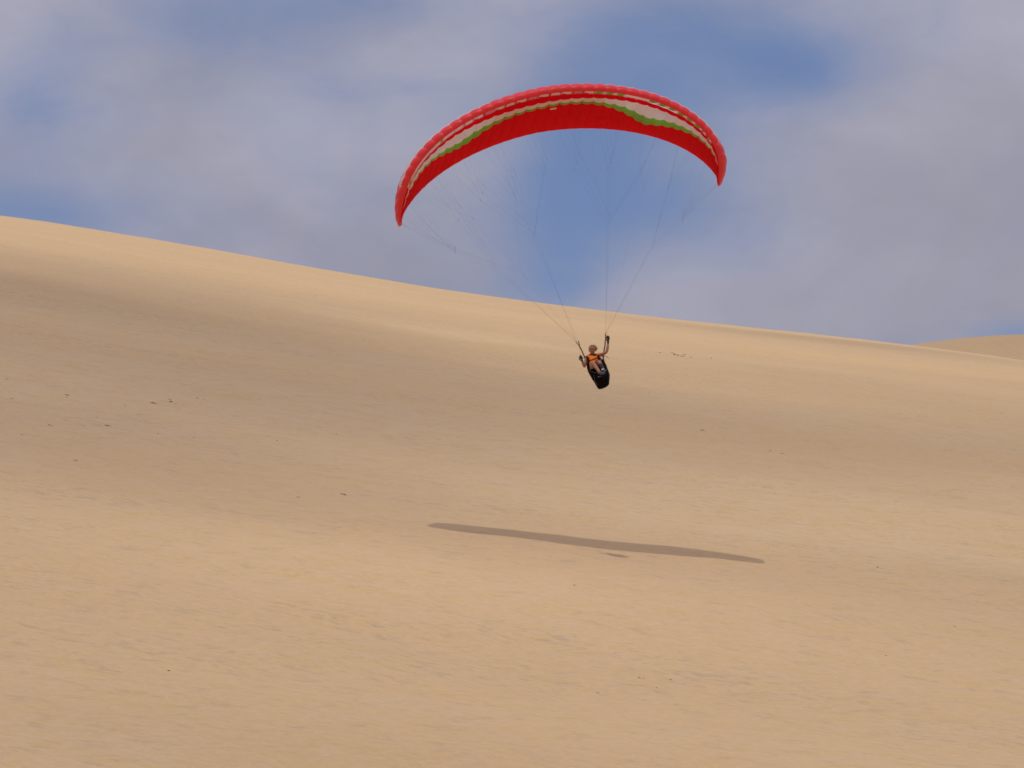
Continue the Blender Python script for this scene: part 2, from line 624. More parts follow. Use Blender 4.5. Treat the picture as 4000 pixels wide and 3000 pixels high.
RED_TOP = cloth('red_upper_nylon', (0.86, 0.048, 0.060), (0.90, 0.05, 0.07), 0.20, 0.42, 0.28)
RED_LOW = cloth('red_lower_nylon', (0.84, 0.006, 0.020), (0.97, 0.007, 0.020), 0.50, 0.8, 0.06, 0.2)
WHITE = cloth('white_nylon', (0.86, 0.87, 0.92), (0.92, 0.92, 0.95), 0.50, 0.5, 0.35, 0.2)
GREEN = cloth('green_nylon', (0.19, 0.56, 0.05), (0.22, 0.70, 0.04), 0.48, 0.5, 0.3, 0.2)
RIBM = cloth('white_rib_cloth', (0.92, 0.91, 0.94), (0.95, 0.90, 0.94), 0.5, 0.6, 0.3, 0.1)
PINK = cloth('pink_glow_rib_cloth', (0.82, 0.34, 0.42), (0.85, 0.30, 0.40), 0.5, 0.6, 0.3, 0.1)  # pink of sun through the red skin, put into the cloth colour

glider = empty('paraglider', (1.6, 103.4, 38.2))
GO = tuple(glider.location)
tag(glider, 'red, white and green paraglider wing flying above the pale dune', 'paraglider')

X_IN0, X_IN1 = 0.009, 0.033
X_MID = 0.021          # air intake on the under side of the nose
NW = 7


def cell_rows(s0, s1, prof):
    """prof: list of (x, side) with side +1 upper, -1 lower; returns points [row][w]."""
    w = np.linspace(0, 1, NW)
    s = s0 + (s1 - s0) * w
    sm = 0.5 * (s0 + s1)
    width = float(np.linalg.norm(wing(s1, 0.2, 0.) - wing(s0, 0.2, 0.)))
    c = float(np.linalg.norm(wing(sm, 1., 0.) - wing(sm, 0., 0.)))
    rows = []
    for x, side in prof:
        xx = x if not callable(x) else np.array([x(v) for v in w])
        xx = np.asarray(xx, float) + 0 * w
        zu, zl = foil(xx)
        z = zu if side > 0 else zl
        e = 0.002
        if side > 0:
            z2 = foil(xx + e)[0]
        else:
            z2 = foil(xx + e)[1]
        tx_, tz_ = e, z2 - z
        ln = np.hypot(tx_, tz_)
        nxx, nzz = (-tz_ / ln, tx_ / ln) if side > 0 else (tz_ / ln, -tx_ / ln)
        amp = (0.090 if side > 0 else 0.095) * width / max(c, 0.2)
        if side < 0:
            amp = amp * np.clip(np.abs(xx - X_MID) / 0.03, 0.05, 1)
        fade = np.clip((1 - xx) * 6, 0.10, 1) ** 0.7
        bul = amp * (np.sin(np.pi * w) ** 0.75) * fade
        rows.append(wing(s, xx + nxx * bul, z + nzz * bul))
    return rows


def panel(name, s0, s1, prof, mat, parent):
    rows = cell_rows(s0, s1, prof)
    V = np.concatenate(rows).tolist()
    return pydata(name, V, grid_faces(len(rows), NW), mat, parent, GO)


UP_X = [1, .93, .82, .7, .58, .46, .35, .26, .19, .14, .10, .07, .048, .032, .02, .011, .005, .0015]
for i in range(NCELL):
    s0, s1 = RIB[i], RIB[i + 1]
    sm = 0.5 * (s0 + s1)
    prof = [(x, 1) for x in UP_X] + [(0.0, 1), (0.0012, -1), (0.003, -1), (X_IN0, -1)]
    closed = abs(sm) > 0.80
    cell = panel('cell', s0, s1, prof, RED_TOP, glider)
    if 0.22 < abs(sm) < 0.78:                   # the design carries on over the upper side
        cell.data.materials.append(WHITE)
        reach = 0.58 * (1 - abs(abs(sm) - 0.45) / 0.40)
        for p_ in cell.data.polygons:
            r_ = p_.index // (NW - 1)
            if r_ + 1 < len(UP_X) and 0.048 <= UP_X[r_ + 1] and UP_X[r_] <= max(reach, 0.11):
                p_.material_index = 1
    x_start = X_IN0 if closed else X_IN1
    sc = lambda v, t, a: (lambda w_: tab(t, s0 + (s1 - s0) * w_) + a * math.sin(math.pi * w_))
    has_w = tab(WB, sm) - tab(WT, sm) > 0.004
    has_g = tab(GB, sm) - max(tab(WB, sm), tab(WT, sm)) > 0.004

    def span_panel(nm, f0, f1, mat, k):
        pr = []
        for j in range(k + 1):
            t = j / k
            pr.append(((lambda w_, t=t: f0(w_) * (1 - t) + f1(w_) * t), -1))
        o = panel(nm, s0, s1, pr, mat, cell)
        return o
    fa = lambda w_: x_start
    fend = lambda w_: 1.0
    fW = sc(0, WT, 0.000)
    fB = sc(0, WB, 0.010)
    fG = sc(0, GB, 0.018)
    cut = fa
    if has_w:
        span_panel('lower_panel', cut, fW, RED_LOW, 3)
        span_panel('white_stripe', fW, fB, WHITE, 3)
        cut = fB
    if has_g:
        if not has_w:
            span_panel('lower_panel', cut, fB, RED_LOW, 3)
        span_panel('green_stripe', fB, fG, GREEN, 4)
        cut = fG
    span_panel('lower_panel', cut, fend, RED_LOW, 8)
    # panels brought almost flush with the intake so they catch more light
    if not closed:
        def inner(sa, sb, sc_, sd, mat, back):
            """A panel just behind the intake opening: lower edge sa..sb, upper edge sc_..sd."""
            V = []
            for k in range(4):
                q = k / 3
                x = X_IN1 + 0.001 + (X_IN0 - X_IN1) * q
                zu, zl = foil(x)
                z = float(zl) + 0.0030 + back * 0.5
                e0, e1 = sa + (sc_ - sa) * q, sb + (sd - sb) * q
                for m_ in range(3):
                    V.append(list(wing(s0 + (s1 - s0) * (e0 + (e1 - e0) * m_ / 2), x, z)))
            pydata('intake_panel', V, grid_faces(4, 3), mat, cell, GO)
        if -0.40 < sm < 0.17:
            if i % 2:
                inner(0.08, 0.88, 0.22, 0.88, RIBM if i % 4 == 1 else PINK, 0)
            else:
                inner(0.45, 0.90, 0.20, 0.90, RIBM, 0)
                inner(0.04, 0.30, 0.20, 0.50, RIBM, 0.012)
        elif 0.29 < sm < 0.38 or sm < -0.40:
            inner(0.0, 1.0, 0.0, 1.0, RIBM, 0)
            if i % 5 == 0:
                inner(0.3, 0.6, 0.5, 0.8, GREEN, -0.0036)
        elif sm < 0.70:
            inner(0.0, 1.0, 0.0, 1.0, RIBM, 0.005)
            inner(0.05, 0.45, 0.10, 0.85, GREEN, 0)
        else:
            inner(0.2, 0.7, 0.3, 0.5, RIBM, 0)

for i in range(NCELL + 1):
    s = RIB[i]
    xr = [0.003, .012, .03, .06, .12, .2, .3, .42, .55, .7, .85, .96]
    V = []
    for x in xr:
        zu, zl = foil(x)
        k = 1.0 if i in (0, NCELL) else 0.985
        V.append(list(wing(s, x, float(zl) * k)))
        V.append(list(wing(s, x, float(zu) * k)))
    pydata('wingtip_panel' if i in (0, NCELL) else 'rib', V, grid_faces(len(xr), 2),
           RED_LOW if i in (0, NCELL) else (RIBM if i % 3 else PINK), glider, GO)

# small maker's patch on the under side
sp = np.linspace(0.006, 0.030, 4)
V = [list(wing(s, x, float(foil(x)[1]) - 0.012)) for x in (.232, .248, .266) for s in sp]
pydata('patch', V, grid_faces(3, 4), plain('patch_cloth', (0.72, 0.50, 0.36), 0.7), glider, GO)

# ---- pilot frame: metres across, up and away, about the harness
PB = Vector((2.19706, 103.3, 31.9312))
SE, CE = math.sin(math.radians(16.25)), math.cos(math.radians(16.25))


def L(X, Y, d=0.0):
    """Pilot-frame point: X, Y in 1/822 m from the hip, measured square to the viewer; d metres further away."""
    u = (X - 700) / 822.0
    v = -(Y - 900) / 822.0
    return Vector((PB.x + u, PB.y + d, PB.z + (v + d * SE) / CE))


LINE = plain('line_cord', (0.13, 0.125, 0.15), 0.7)
BRAKE = plain('brake_cord', (0.55, 0.16, 0.20), 0.7)


def cord(name, a, b, r, mat, sag=0.0, parent=glider, origin=GO, seg=4, npt=2):
    a, b = Vector(a), Vector(b)
    pts = []
    for k in range(npt):
        t = k / (npt - 1)
        p = a.lerp(b, t)
        p = p + Vector((0, 0.5, -1)) * sag * 4 * t * (1 - t)
        pts.append(p)
    v, f = tube_data(pts, r, seg)
    return pydata(name, v, f, mat, parent, origin)


def knot(p, mat=None):
    v, f = tube_data([p + Vector((0, 0, .05)), p + Vector((0, 0, .02)), p - Vector((0, 0, .02)), p - Vector((0, 0, .05))],
                     [.0008, .0022, .0022, .0008], 5)
    return pydata('line_joint', v, f, mat or LINE, glider, GO)


RISER_TOP = {-1: [L(268, 468, -0.03), L(292, 476, 0.03), L(330, 452, 0.08)],
             1: [L(915, 290, -0.03), L(918, 300, 0.03), L(926, 318, 0.08)]}
PULLEY = {-1: L(335, 470, 0.09), 1: L(930, 330, 0.09)}
HAND_TOP = {-1: L(374, 800, -0.23), 1: L(962, 372, -0.19)}
mid = NCELL // 2
for side in (-1, 1):
    ribs = []
    for k in range(11):
        idx = (mid - 2 * k) if side < 0 else (mid + 1 + 2 * k)
        ribs.append(RIB[max(0, min(NCELL, idx))])
    groups = [(0, 1), (2, 3), (4, 5), (6, 7), (8, 9, 10)]
    mains = [(0, 1, 2), (3, 4)]
    for row, xa in enumerate((0.10, 0.34, 0.60)):
        top_ = RISER_TOP[side][row]
        junc = []
        for g in groups:
            at = [Vector(wing(ribs[k], xa, float(foil(xa)[1]))) for k in g]
            m_ = sum(at, Vector()) / len(at)
            j = m_.lerp(top_, 0.235 if len(g) == 2 else 0.30)
            for a in at:
                cord('suspension_line', a, j, 0.0007, LINE)
            knot(j)
            junc.append(j)
        for g in mains:
            m_ = sum((junc[k] for k in g), Vector()) / len(g)
            low = m_.lerp(top_, 0.34)
            for k in g:
                cord('suspension_line', junc[k], low, 0.0008, LINE)
            cord('suspension_line', low, top_, 0.0010, LINE)
    # brake lines to the trailing edge
    bj = []
    for g in ((1, 2, 3), (4, 5, 6), (7, 8, 9)):
        at = [Vector(wing(ribs[k], 1.0, 0.0)) for k in g]
        m_ = sum(at, Vector()) / 3
        j = m_.lerp(PULLEY[side], 0.26)
        for a in at:
            cord('brake_line', a, j, 0.0008, BRAKE, 0.05, npt=5)
        bj.append(j)
        knot(j, BRAKE)
    low = (sum(bj, Vector()) / 3).lerp(PULLEY[side], 0.42)
    for j in bj:
        cord('brake_line', j, low, 0.0009, BRAKE, 0.04, npt=5)
    cord('brake_line', low, PULLEY[side], 0.0011, BRAKE, 0.03, npt=6)
    cord('brake_line', PULLEY[side], HAND_TOP[side], 0.003, BRAKE, 0.02, npt=5)

WEB = plain('riser_webbing', (0.085, 0.075, 0.06), 0.8)
WEBR = plain('red_webbing', (0.33, 0.09, 0.07), 0.8)
STEEL = plain('steel', (0.62, 0.63, 0.66), 0.3, 0.5, 0.05, metal=0.9)


def strap(name, pts, w, th, mat, parent, origin):
    """Flat webbing through the points."""
    V, F = [], []
    for i, p in enumerate(pts):
        t = (pts[min(i + 1, len(pts) - 1)] - pts[max(i - 1, 0)]).normalized()
        a = t.cross(Vector((0, -1, 0.15))).normalized()
        b = t.cross(a).normalized()
        for sa, sb in ((-1, -1), (1, -1), (1, 1), (-1, 1)):
            V.append(p + a * (w / 2 * sa) + b * (th / 2 * sb))
    for i in range(len(pts) - 1):
        for k in range(4):
            k2 = (k + 1) % 4
            F.append((i * 4 + k, i * 4 + k2, i * 4 + 4 + k2, i * 4 + 4 + k))
    F.append((3, 2, 1, 0))
    m_ = len(pts) * 4 - 4
    F.append((m_, m_ + 1, m_ + 2, m_ + 3))
    return pydata(name, V, F, mat, parent, origin, smooth=False)


CARAB = {-1: L(462, 800, -0.02), 1: L(872, 735, -0.02)}
for side in (-1, 1):
    c = CARAB[side]
    if side < 0:
        base = [c, L(430, 725, 0), L(398, 650, 0), L(365, 590, 0)]
        fork = [[base[-1], L(325, 528, -.02), L(285, 480, -.03), L(268, 468, -0.03)],
                [base[-1], L(348, 520, .05), L(330, 452, .08)]]
    else:
        base = [c, L(884, 660, 0), L(903, 560, 0), L(912, 450, 0)]
        fork = [[base[-1], L(914, 380, -.02), L(915, 290, -0.03)],
                [base[-1], L(922, 390, .05), L(926, 318, .08)]]
    r = strap('riser', base, 0.034, 0.005, WEB, glider, GO)
    for k, fk in enumerate(fork):
        strap('riser_strap', fk, 0.024, 0.004, WEBR if k == 0 else WEB, r, GO)
        v, f = tube_data([fk[-1] + Vector((0.012 * math.cos(a), 0, 0.02 + 0.02 * math.sin(a))) for a in
                          [i * math.pi / 4 for i in range(9)]], 0.003, 5)
        pydata('maillon', v, f, STEEL, r, GO)
    v, f = tube_data([c + Vector((0.022 * math.cos(a), 0, 0.045 * math.sin(a))) for a in
                      [i * math.pi / 5 for i in range(11)]], 0.007, 6)
    pydata('carabiner', v, f, STEEL, r, GO)
    # brake handle: a webbing loop held in the hand
    h = HAND_TOP[side]
    loop = [h + Vector((0.0, 0, 0.05)), h + Vector((-0.035, 0, -0.01)), h + Vector((-0.04, 0, -0.07)),
            h + Vector((0, 0, -0.095)), h + Vector((0.04, 0, -0.07)), h + Vector((0.035, 0, -0.01)),
            h + Vector((0.003, 0, 0.05))]
    strap('brake_handle', loop, 0.022, 0.006, WEB, r, GO)

# ------------------------------------------------------------------ harness
BLACK = plain('black_harness_fabric', (0.007, 0.005, 0.006), 0.9, 0.08, 0.3, 14, 0.6)
BLACK2 = plain('black_webbing', (0.014, 0.011, 0.012), 0.85, 0.1)
GREYM = plain('grey_piping', (0.10, 0.10, 0.11), 0.6)
REDM = plain('red_handle', (0.52, 0.02, 0.05), 0.6)
WHITEM = plain('white_patch', (0.70, 0.62, 0.64), 0.6)

HO = tuple(L(700, 1000, 0))
harness = empty('harness', HO)
tag(harness, 'black padded seat harness hanging from the risers around the pilot', 'harness')
SECT = [(775, 560, 800, .21, .05), (800, 512, 850, .20, .09), (860, 500, 880, .21, .13), (900, 505, 893, .20, .16),
        (950, 508, 912, .17, .19), (1010, 515, 938, .11, .21), (1080, 530, 960, .05, .24), (1140, 556, 985, .00, .26),
        (1200, 588, 1004, -.02, .27), (1260, 622, 1004, -.02, .27), (1300, 652, 996, -.02, .26),
        (1360, 688, 992, -.01, .24), (1405, 708, 988, 0, .21), (1440, 728, 955, 0, .18), (1470, 748, 900, .0, .14),
        (1492, 770, 830, .0, .06)]
V, F = [], []
NS = 26
for (Yc, xl, xr, dc, hd) in SECT:
    for k in range(NS):
        a = 2 * math.pi * k / NS
        ca, sa = math.cos(a), math.sin(a)
        ex = 0.62
        ux = math.copysign(abs(ca) ** ex, ca)
        uy = math.copysign(abs(sa) ** ex, sa)
        X = (xl + xr) / 2 + (xr - xl) / 2 * ux
        rip = 0.010 * math.sin(a * 5 + Yc * 0.02) + 0.006 * math.sin(a * 11 + Yc * 0.05)
        d = dc + hd * uy
        skew = (X - (xl + xr) / 2) * -0.115
        V.append(L(X + rip * 300, Yc + skew, d + rip))
for i in range(len(SECT) - 1):
    for k in range(NS):
        k2 = (k + 1) % NS
        F.append((i * NS + k, i * NS + k2, (i + 1) * NS + k2, (i + 1) * NS + k))
F.append(tuple(range(NS))[::-1])
F.append(tuple((len(SECT) - 1) * NS + k for k in range(NS)))
pydata('harness_shell', V, F, BLACK, harness, HO)
for pts, w, m_ in (([L(505, 775, .0), L(528, 820, -.10), L(540, 880, -.13), L(545, 950, -.15)], .060, BLACK2),
                   ([L(735, 720, .02), L(760, 780, -.08), L(775, 850, -.13), L(790, 930, -.16)], .056, BLACK2),
                   ([L(535, 884, -.125), L(600, 868, -.155), L(680, 838, -.155), L(765, 808, -.10)], .026, BLACK2),
                   ([L(462, 800, -.02), L(490, 850, -.02), L(525, 940, -.03)], .04, BLACK2),
                   ([L(872, 735, -.02), L(862, 820, -.03), L(870, 940, -.05)], .04, BLACK2)):
    strap('harness_strap', pts, w, .006, m_, harness, HO)
for pts in ([L(545, 1085, -.14), L(680, 1140, -.285), L(820, 1120, -.30), L(965, 1060, -.16)],
            [L(660, 1190, -.27), L(672, 1300, -.25), L(735, 1425, -.17)],
            [L(985, 1120, -.18), L(985, 1250, -.20), L(975, 1400, -.16)]):
    v, f = tube_data(pts, 0.006, 5)
    pydata('piping', v, f, GREYM, harness, HO)
v, f = tube_data([L(742, 1228, -.30), L(790, 1222, -.31), L(832, 1198, -.31)], 0.008, 6)
pydata('sole_strip', v, f, plain('tan_sole', (.30, .24, .22), .8), harness, HO)  # pale strip of a boot sole, parented to the harness
strap('rescue_handle', [L(800, 862, -.14), L(815, 835, -.17), L(808, 800, -.16), L(790, 790, -.14)], .035, .012, REDM,
      harness, HO)
strap('rescue_handle', [L(780, 905, -.14), L(800, 880, -.15), L(826, 868, -.15)], .045, .014, REDM, harness, HO)
strap('name_patch', [L(820, 790, -.165), L(838, 845, -.165)], .05, .01, WHITEM, harness, HO)
v, f = tube_data([L(880, 780, 0), L(930, 788, -.02), L(960, 806, -.02), L(988, 828, -.02)], 0.006, 5)
pydata('speed_bar_cord', v, f, BLACK2, harness, HO)
v, f = tube_data([L(885, 850, 0), L(905, 868, -.02), L(915, 895, -.02)], 0.003, 5)
pydata('speed_bar_cord', v, f, GREYM, harness, HO)
# side pocket bulging on the right
pk = []
for j in range(5):
    for k in range(8):
        a = 2 * math.pi * k / 8
        r_ = [0.2, .8, 1, .8, .2][j]
        pk.append(L(985 + 22 * r_ * math.cos(a), 1130 + 26 * j + 6 * math.cos(a), -.02 + .07 * r_ * math.sin(a)))
pydata('side_pocket', pk, [(j * 8 + k, j * 8 + (k + 1) % 8, j * 8 + 8 + (k + 1) % 8, j * 8 + 8 + k) for j in range(4)
                          for k in range(8)], BLACK, harness, HO)

# ------------------------------------------------------------------ pilot
SKIN = plain('skin', (0.37, 0.170, 0.110), 0.55, 0.4, 0.08, 20)
SHIRT = plain('orange_shirt', (0.95, 0.215, 0.018), 0.8, 0.15, 0.22, 7, 1.0)
SHORTS = plain('dark_shorts', (0.035, 0.030, 0.032), 0.85)
GLOVE = plain('black_glove', (0.032, 0.032, 0.040), 0.6)
HAIR = plain('blond_hair', (0.36, 0.28, 0.15), 0.7, 0.3, 0.35, 60)
HAIRD = plain('brown_hair', (0.20, 0.14, 0.08), 0.7, 0.3, 0.3, 60)
BAND = plain('red_headband', (0.50, 0.012, 0.03), 0.7)
BANDW = plain('pale_band_edge', (0.80, 0.62, 0.58), 0.7)
SCARF_SHADE = plain('maroon_scarf_shade', (0.10, 0.018, 0.022), 0.85)  # dark neck cloth whose colour also stands for the shade under the chin
BOOT = plain('grey_boot', (0.085, 0.095, 0.11), 0.6)
SOLE = plain('white_trim', (0.80, 0.80, 0.78), 0.5)
SOCK = plain('dark_sock', (0.05, 0.035, 0.037), 0.9)

PO = tuple(L(690, 1020, -.06))
person = empty('person', PO)
tag(person, 'person in orange shirt and red headband seated in a harness, one gloved hand raised', 'person')

J = {
    'pelvis': (L(690, 1010, -.06), .125), 'waist': (L(668, 940, -.02), .115), 'chest': (L(648, 862, .02), (.140, .105)),
    'upper': (L(640, 800, .05), (.130, .090)), 'neck0': (L(636, 762, .05), .062), 'neck1': (L(634, 728, .03), .055),
    'jaw': (L(628, 700, .00), (.062, .066)), 'face': (L(632, 655, .01), (.078, .090)), 'crown': (L(642, 600, .03), (.072, .085)),
    'shL': (L(512, 806, .04), .060), 'armL': (L(485, 905, -.01), .047), 'elL': (L(458, 1015, -.06), .040),
    'foL': (L(432, 950, -.13), .041), 'wrL': (L(405, 880, -.18), .027), 'hdL': (L(392, 835, -.195), .030),
    'shR': (L(762, 752, .03), .058), 'armR': (L(845, 742, -.06), .047), 'elR': (L(932, 700, -.14), .039),
    'foR': (L(955, 620, -.155), .041), 'wrR': (L(967, 500, -.16), .027), 'hdR': (L(969, 455, -.16), .030),
    'hipL': (L(640, 1010, -.13), .095), 'thL': (L(632, 965, -.30), .074), 'knL': (L(640, 932, -.46), .054),
    'caL': (L(692, 1005, -.55), .050), 'shiL': (L(742, 1080, -.63), .045), 'anL': (L(778, 1135, -.68), .038),
    'hipR': (L(745, 975, -.12), .095), 'thR': (L(752, 925, -.28), .070), 'knR': (L(768, 905, -.44), .052),
    'caR': (L(806, 962, -.52), .047), 'shiR': (L(832, 1020, -.58), .043), 'anR': (L(848, 1065, -.62), .036),
}
names = list(J)
pi_ = {k: i for i, k in enumerate(names)}
chains = [['pelvis', 'waist', 'chest', 'upper', 'neck0', 'neck1', 'jaw', 'face', 'crown'],
          ['upper', 'shL', 'armL', 'elL', 'foL', 'wrL', 'hdL'], ['upper', 'shR', 'armR', 'elR', 'foR', 'wrR', 'hdR'],
          ['pelvis', 'hipL', 'thL', 'knL', 'caL', 'shiL', 'anL'], ['pelvis', 'hipR', 'thR', 'knR', 'caR', 'shiR', 'anR']]
edges = [(pi_[a], pi_[b]) for ch in chains for a, b in zip(ch, ch[1:])]
skin('body', [J[k][0] for k in names], edges, [J[k][1] for k in names], SKIN, person, PO, 2, 0)


def sub(name, keys_pts, radii, mat, lv=2, parent=None):
    pts = [k if isinstance(k, Vector) else J[k][0] for k in keys_pts]
    return skin(name, pts, [(i, i + 1) for i in range(len(pts) - 1)], radii, mat, parent or person, PO, lv, 0)


def lerp(a, b, t):
    return J[a][0].lerp(J[b][0], t)


# shirt: one skinned piece, torso with both short sleeves
sv = [L(672, 1000, -.09), L(664, 940, -.045), L(648, 862, -.005), L(640, 806, .035), L(637, 782, .045),
      L(512, 808, .04), L(488, 885, .0), L(762, 754, .03), L(812, 744, -.03)]
se = [(0, 1), (1, 2), (2, 3), (3, 4), (3, 5), (5, 6), (3, 7), (7, 8)]
skin('shirt', sv, se, [(.15, .14), (.140, .130), (.160, .122), (.140, .104), (.085, .080), .074, .064, .072, .063], SHIRT,
     person, PO, 2, 2)
sub('scarf_and_shade', [L(640, 800, -.035), L(636, 770, .0), L(635, 742, .02)], [(.100, .070), (.108, .088), (.072, .072)], SCARF_SHADE)
sub('scarf_and_shade', [L(560, 770, -.02), L(640, 775, -.03), L(720, 745, -.02)], [(.042, .036), (.056, .050), (.052, .044)], SCARF_SHADE)
sub('shorts', [L(690, 1035, -.04), L(694, 995, -.12)], [(.15, .13), (.13, .12)], SHORTS)
sub('shorts', ['hipL', lerp('hipL', 'thL', .5)], [.106, .098], SHORTS)
sub('shorts', ['hipR', 'thR', lerp('thR', 'knR', .25)], [.106, .092, .088], SHORTS)
sub('sock', [lerp('knR', 'caR', .75), 'shiR', 'anR'], [.062, .052, .046], SOCK)
for (a, heel, toe, tip) in (('anL', L(772, 1165, -.64), L(850, 1150, -.72), L(892, 1150, -.76)),
                            ('anR', L(836, 1100, -.58), L(865, 1085, -.68), L(890, 1120, -.74))):
    top_ = J[a][0]
    b_ = skin('boot', [top_ + (top_ - heel) * 0.5, heel, toe, tip], [(0, 1), (1, 2), (2, 3)], [.046, .045, .042, .032], BOOT, person, PO, 2, 1)
    dirn = (tip - heel)
    v, f = tube_data([heel + Vector((0, .02, -.040)), toe + Vector((0, 0, -.040)), tip + Vector((0, 0, -.030))],
                     [.026, .028, .02], 8)
    pydata('sole', v, f, BLACK2, b_, PO)
strap('white_trim', [L(810, 1072, -.70), L(838, 1062, -.705), L(864, 1052, -.70)], .018, .012, SOLE, person, PO)


# gloves with five fingers, closed on the brake handles
def glove(wr, palm, grip, side, across):
    wr, palm, grip, across = Vector(wr), Vector(palm), Vector(grip), Vector(across).normalized()
    fwd = (palm - wr).normalized()
    inn = (grip - palm).normalized()
    pts = [wr - fwd * .03, wr, wr.lerp(palm, .6), palm]
    rad = [.034, .031, (.036, .026), (.042, .026)]
    ed = [(0, 1), (1, 2), (2, 3)]
    g = skin('glove', pts, ed, rad, GLOVE, person, PO, 2, 2)
    for k, (off, ln) in enumerate(((-.030, .85), (-.010, 1.0), (.010, .95), (.030, .75))):
        b0 = palm + across * off - fwd * .012
        p1 = b0 + fwd * .034 * ln + inn * .004
        p2 = p1 + fwd * .014 * ln + inn * .028 * ln
        p3 = p2 - fwd * .016 * ln + inn * .018 * ln
        p4 = p3 - fwd * .020 * ln - inn * .004
        skin('finger', [b0, p1, p2, p3, p4], [(0, 1), (1, 2), (2, 3), (3, 4)], [.011, .0105, .010, .0095, .008], GLOVE,
             g, PO, 1, 0)
    t0 = wr.lerp(palm, .45) + across * (-.034)
    t1 = t0 + across * -.012 + fwd * .018 + inn * .016
    t2 = t1 + fwd * .020 + inn * .020 + across * .012
    skin('thumb', [t0, t1, t2], [(0, 1), (1, 2)], [.013, .012, .010], GLOVE, g, PO, 1, 0)
    return g


glove(J['wrL'][0], L(378, 806, -.205), L(368, 790, -.30), -1, (-.9, -.1, -.35))
glove(J['wrR'][0], L(972, 385, -.17), L(955, 360, -.27), 1, (.9, -.1, .1))
v, f = tube_data([L(345, 850, -.21), L(362, 838, -.22)], .012, 6)
pydata('glove_tab', v, f, GLOVE, person, PO)


# head details: ears, nose, eyes, mouth, headband, tousled hair
HC = L(634, 650, .015)
FW = Vector((-0.22, -0.93, -0.28)).normalized()     # where the face looks
RT = FW.cross(Vector((0, 0, 1))).normalized() * -1
if RT.x < 0: RT = -RT
UPH = RT.cross(FW).normalized()
if UPH.z < 0: UPH = -UPH


def hp(r, u, f):
    return HC + RT * r + UPH * u + FW * f


def blob(name, c, r, mat, seg=8, parent=None, ax=(1, 1, 1)):
    V, F = [], []
    for i in range(seg + 1):
        th = math.pi * i / seg
        for k in range(seg * 2):
            a = math.pi * k / seg
            q = RT * (math.sin(th) * math.cos(a) * r * ax[0]) + FW * (math.sin(th) * math.sin(a) * r * ax[1]) \
                + UPH * (math.cos(th) * r * ax[2])
            V.append(c + q)
    n2 = seg * 2
    for i in range(seg):
        for k in range(n2):
            F.append((i * n2 + k, i * n2 + (k + 1) % n2, (i + 1) * n2 + (k + 1) % n2, (i + 1) * n2 + k))
    return pydata(name, V, F, mat, parent or person, PO)


EYE = plain('eye', (.05, .035, .03), .3)
LIP = plain('lip', (.36, .13, .11), .6)
for sd in (-1, 1):
    blob('ear', hp(.088 * sd, -.01, -.005), .026, SKIN, 6, None, (.45, .8, 1.2))
    blob('eye', hp(.031 * sd, .012, .083), .011, EYE, 5, None, (1.3, .6, .8))
v, f = tube_data([hp(0, .015, .085), hp(0, -.015, .104), hp(0, -.026, .090)], [.008, .013, .012], 7)
pydata('nose', v, f, SKIN, person, PO)
blob('mouth', hp(0, -.052, .078), .022, LIP, 6, None, (1.1, .35, .3))
ringp, ringw = [], []
for k in range(15):
    a = math.radians(-15 + 210 * k / 14)
    ringp.append(hp(.089 * math.cos(a), .048 + .012 * math.sin(a), .090 * math.sin(a)))
    ringw.append(hp(.091 * math.cos(a), .026 + .010 * math.sin(a), .093 * math.sin(a)))
V, F = [], []
for k, p in enumerate(ringp):
    w_ = ringw[k]
    out = (p - HC).normalized() * .006
    V += [w_ + out, p + out, p + UPH * .012 - out, w_ - out]
for k in range(len(ringp) - 1):
    for q in range(4):
        F.append((k * 4 + q, k * 4 + (q + 1) % 4, k * 4 + 4 + (q + 1) % 4, k * 4 + 4 + q))
hb = pydata('headband', V, F, BAND, person, PO)
v, f = tube_data([w_ + (w_ - HC).normalized() * .005 for w_ in ringw], .0025, 5)
pydata('headband_edge', v, f, BANDW, hb, PO)
cap = blob('hair', hp(0.004, .032, -.022), .098, HAIR, 10, None, (.96, .98, .98))
rng = random.Random(5)
tufts = []
for k in range(230):
    th = math.acos(rng.uniform(-.35, 1))
    a = rng.uniform(0, 2 * math.pi)
    dv = RT * (math.sin(th) * math.cos(a)) + FW * (math.sin(th) * math.sin(a)) + UPH * math.cos(th)
    if dv.dot(FW) > 0.35 and dv.dot(UPH) < 0.62:
        continue
    p = hp(.004, .032, -.022) + dv * .088
    q = p + dv * rng.uniform(.018, .040) + Vector((rng.uniform(-.014, .014) + .006, rng.uniform(-.012, .012), rng.uniform(-.016, .012)))
    tufts.append((tube_data([p, p.lerp(q, .6), q], [.012, .008, .0015], 4), k))
v, f = merge([t for t, k in tufts if k % 3])
pydata('hair_tufts', v, f, HAIR, cap, PO)
v, f = merge([t for t, k in tufts if k % 3 == 0])
pydata('hair_tufts', v, f, HAIRD, cap, PO)

# ------------------------------------------------------------------ scraps on the sand
WOOD = plain('dry_dark_wood', (0.11, 0.072, 0.052), 0.9, 0.2, 0.4, 20)
STRAW = plain('olive_straw', (0.21, 0.17, 0.06), 0.9, 0.2, 0.3, 20)
GREYW = plain('grey_weathered_wood', (0.20, 0.165, 0.13), 0.9, 0.2, 0.3, 20)
SHELL = plain('white_scrap', (0.80, 0.78, 0.80), 0.7)
RUST = plain('rust_cloth', (0.62, 0.17, 0.07), 0.85)
ROSE = plain('faded_rose_cloth', (0.60, 0.32, 0.27), 0.85)


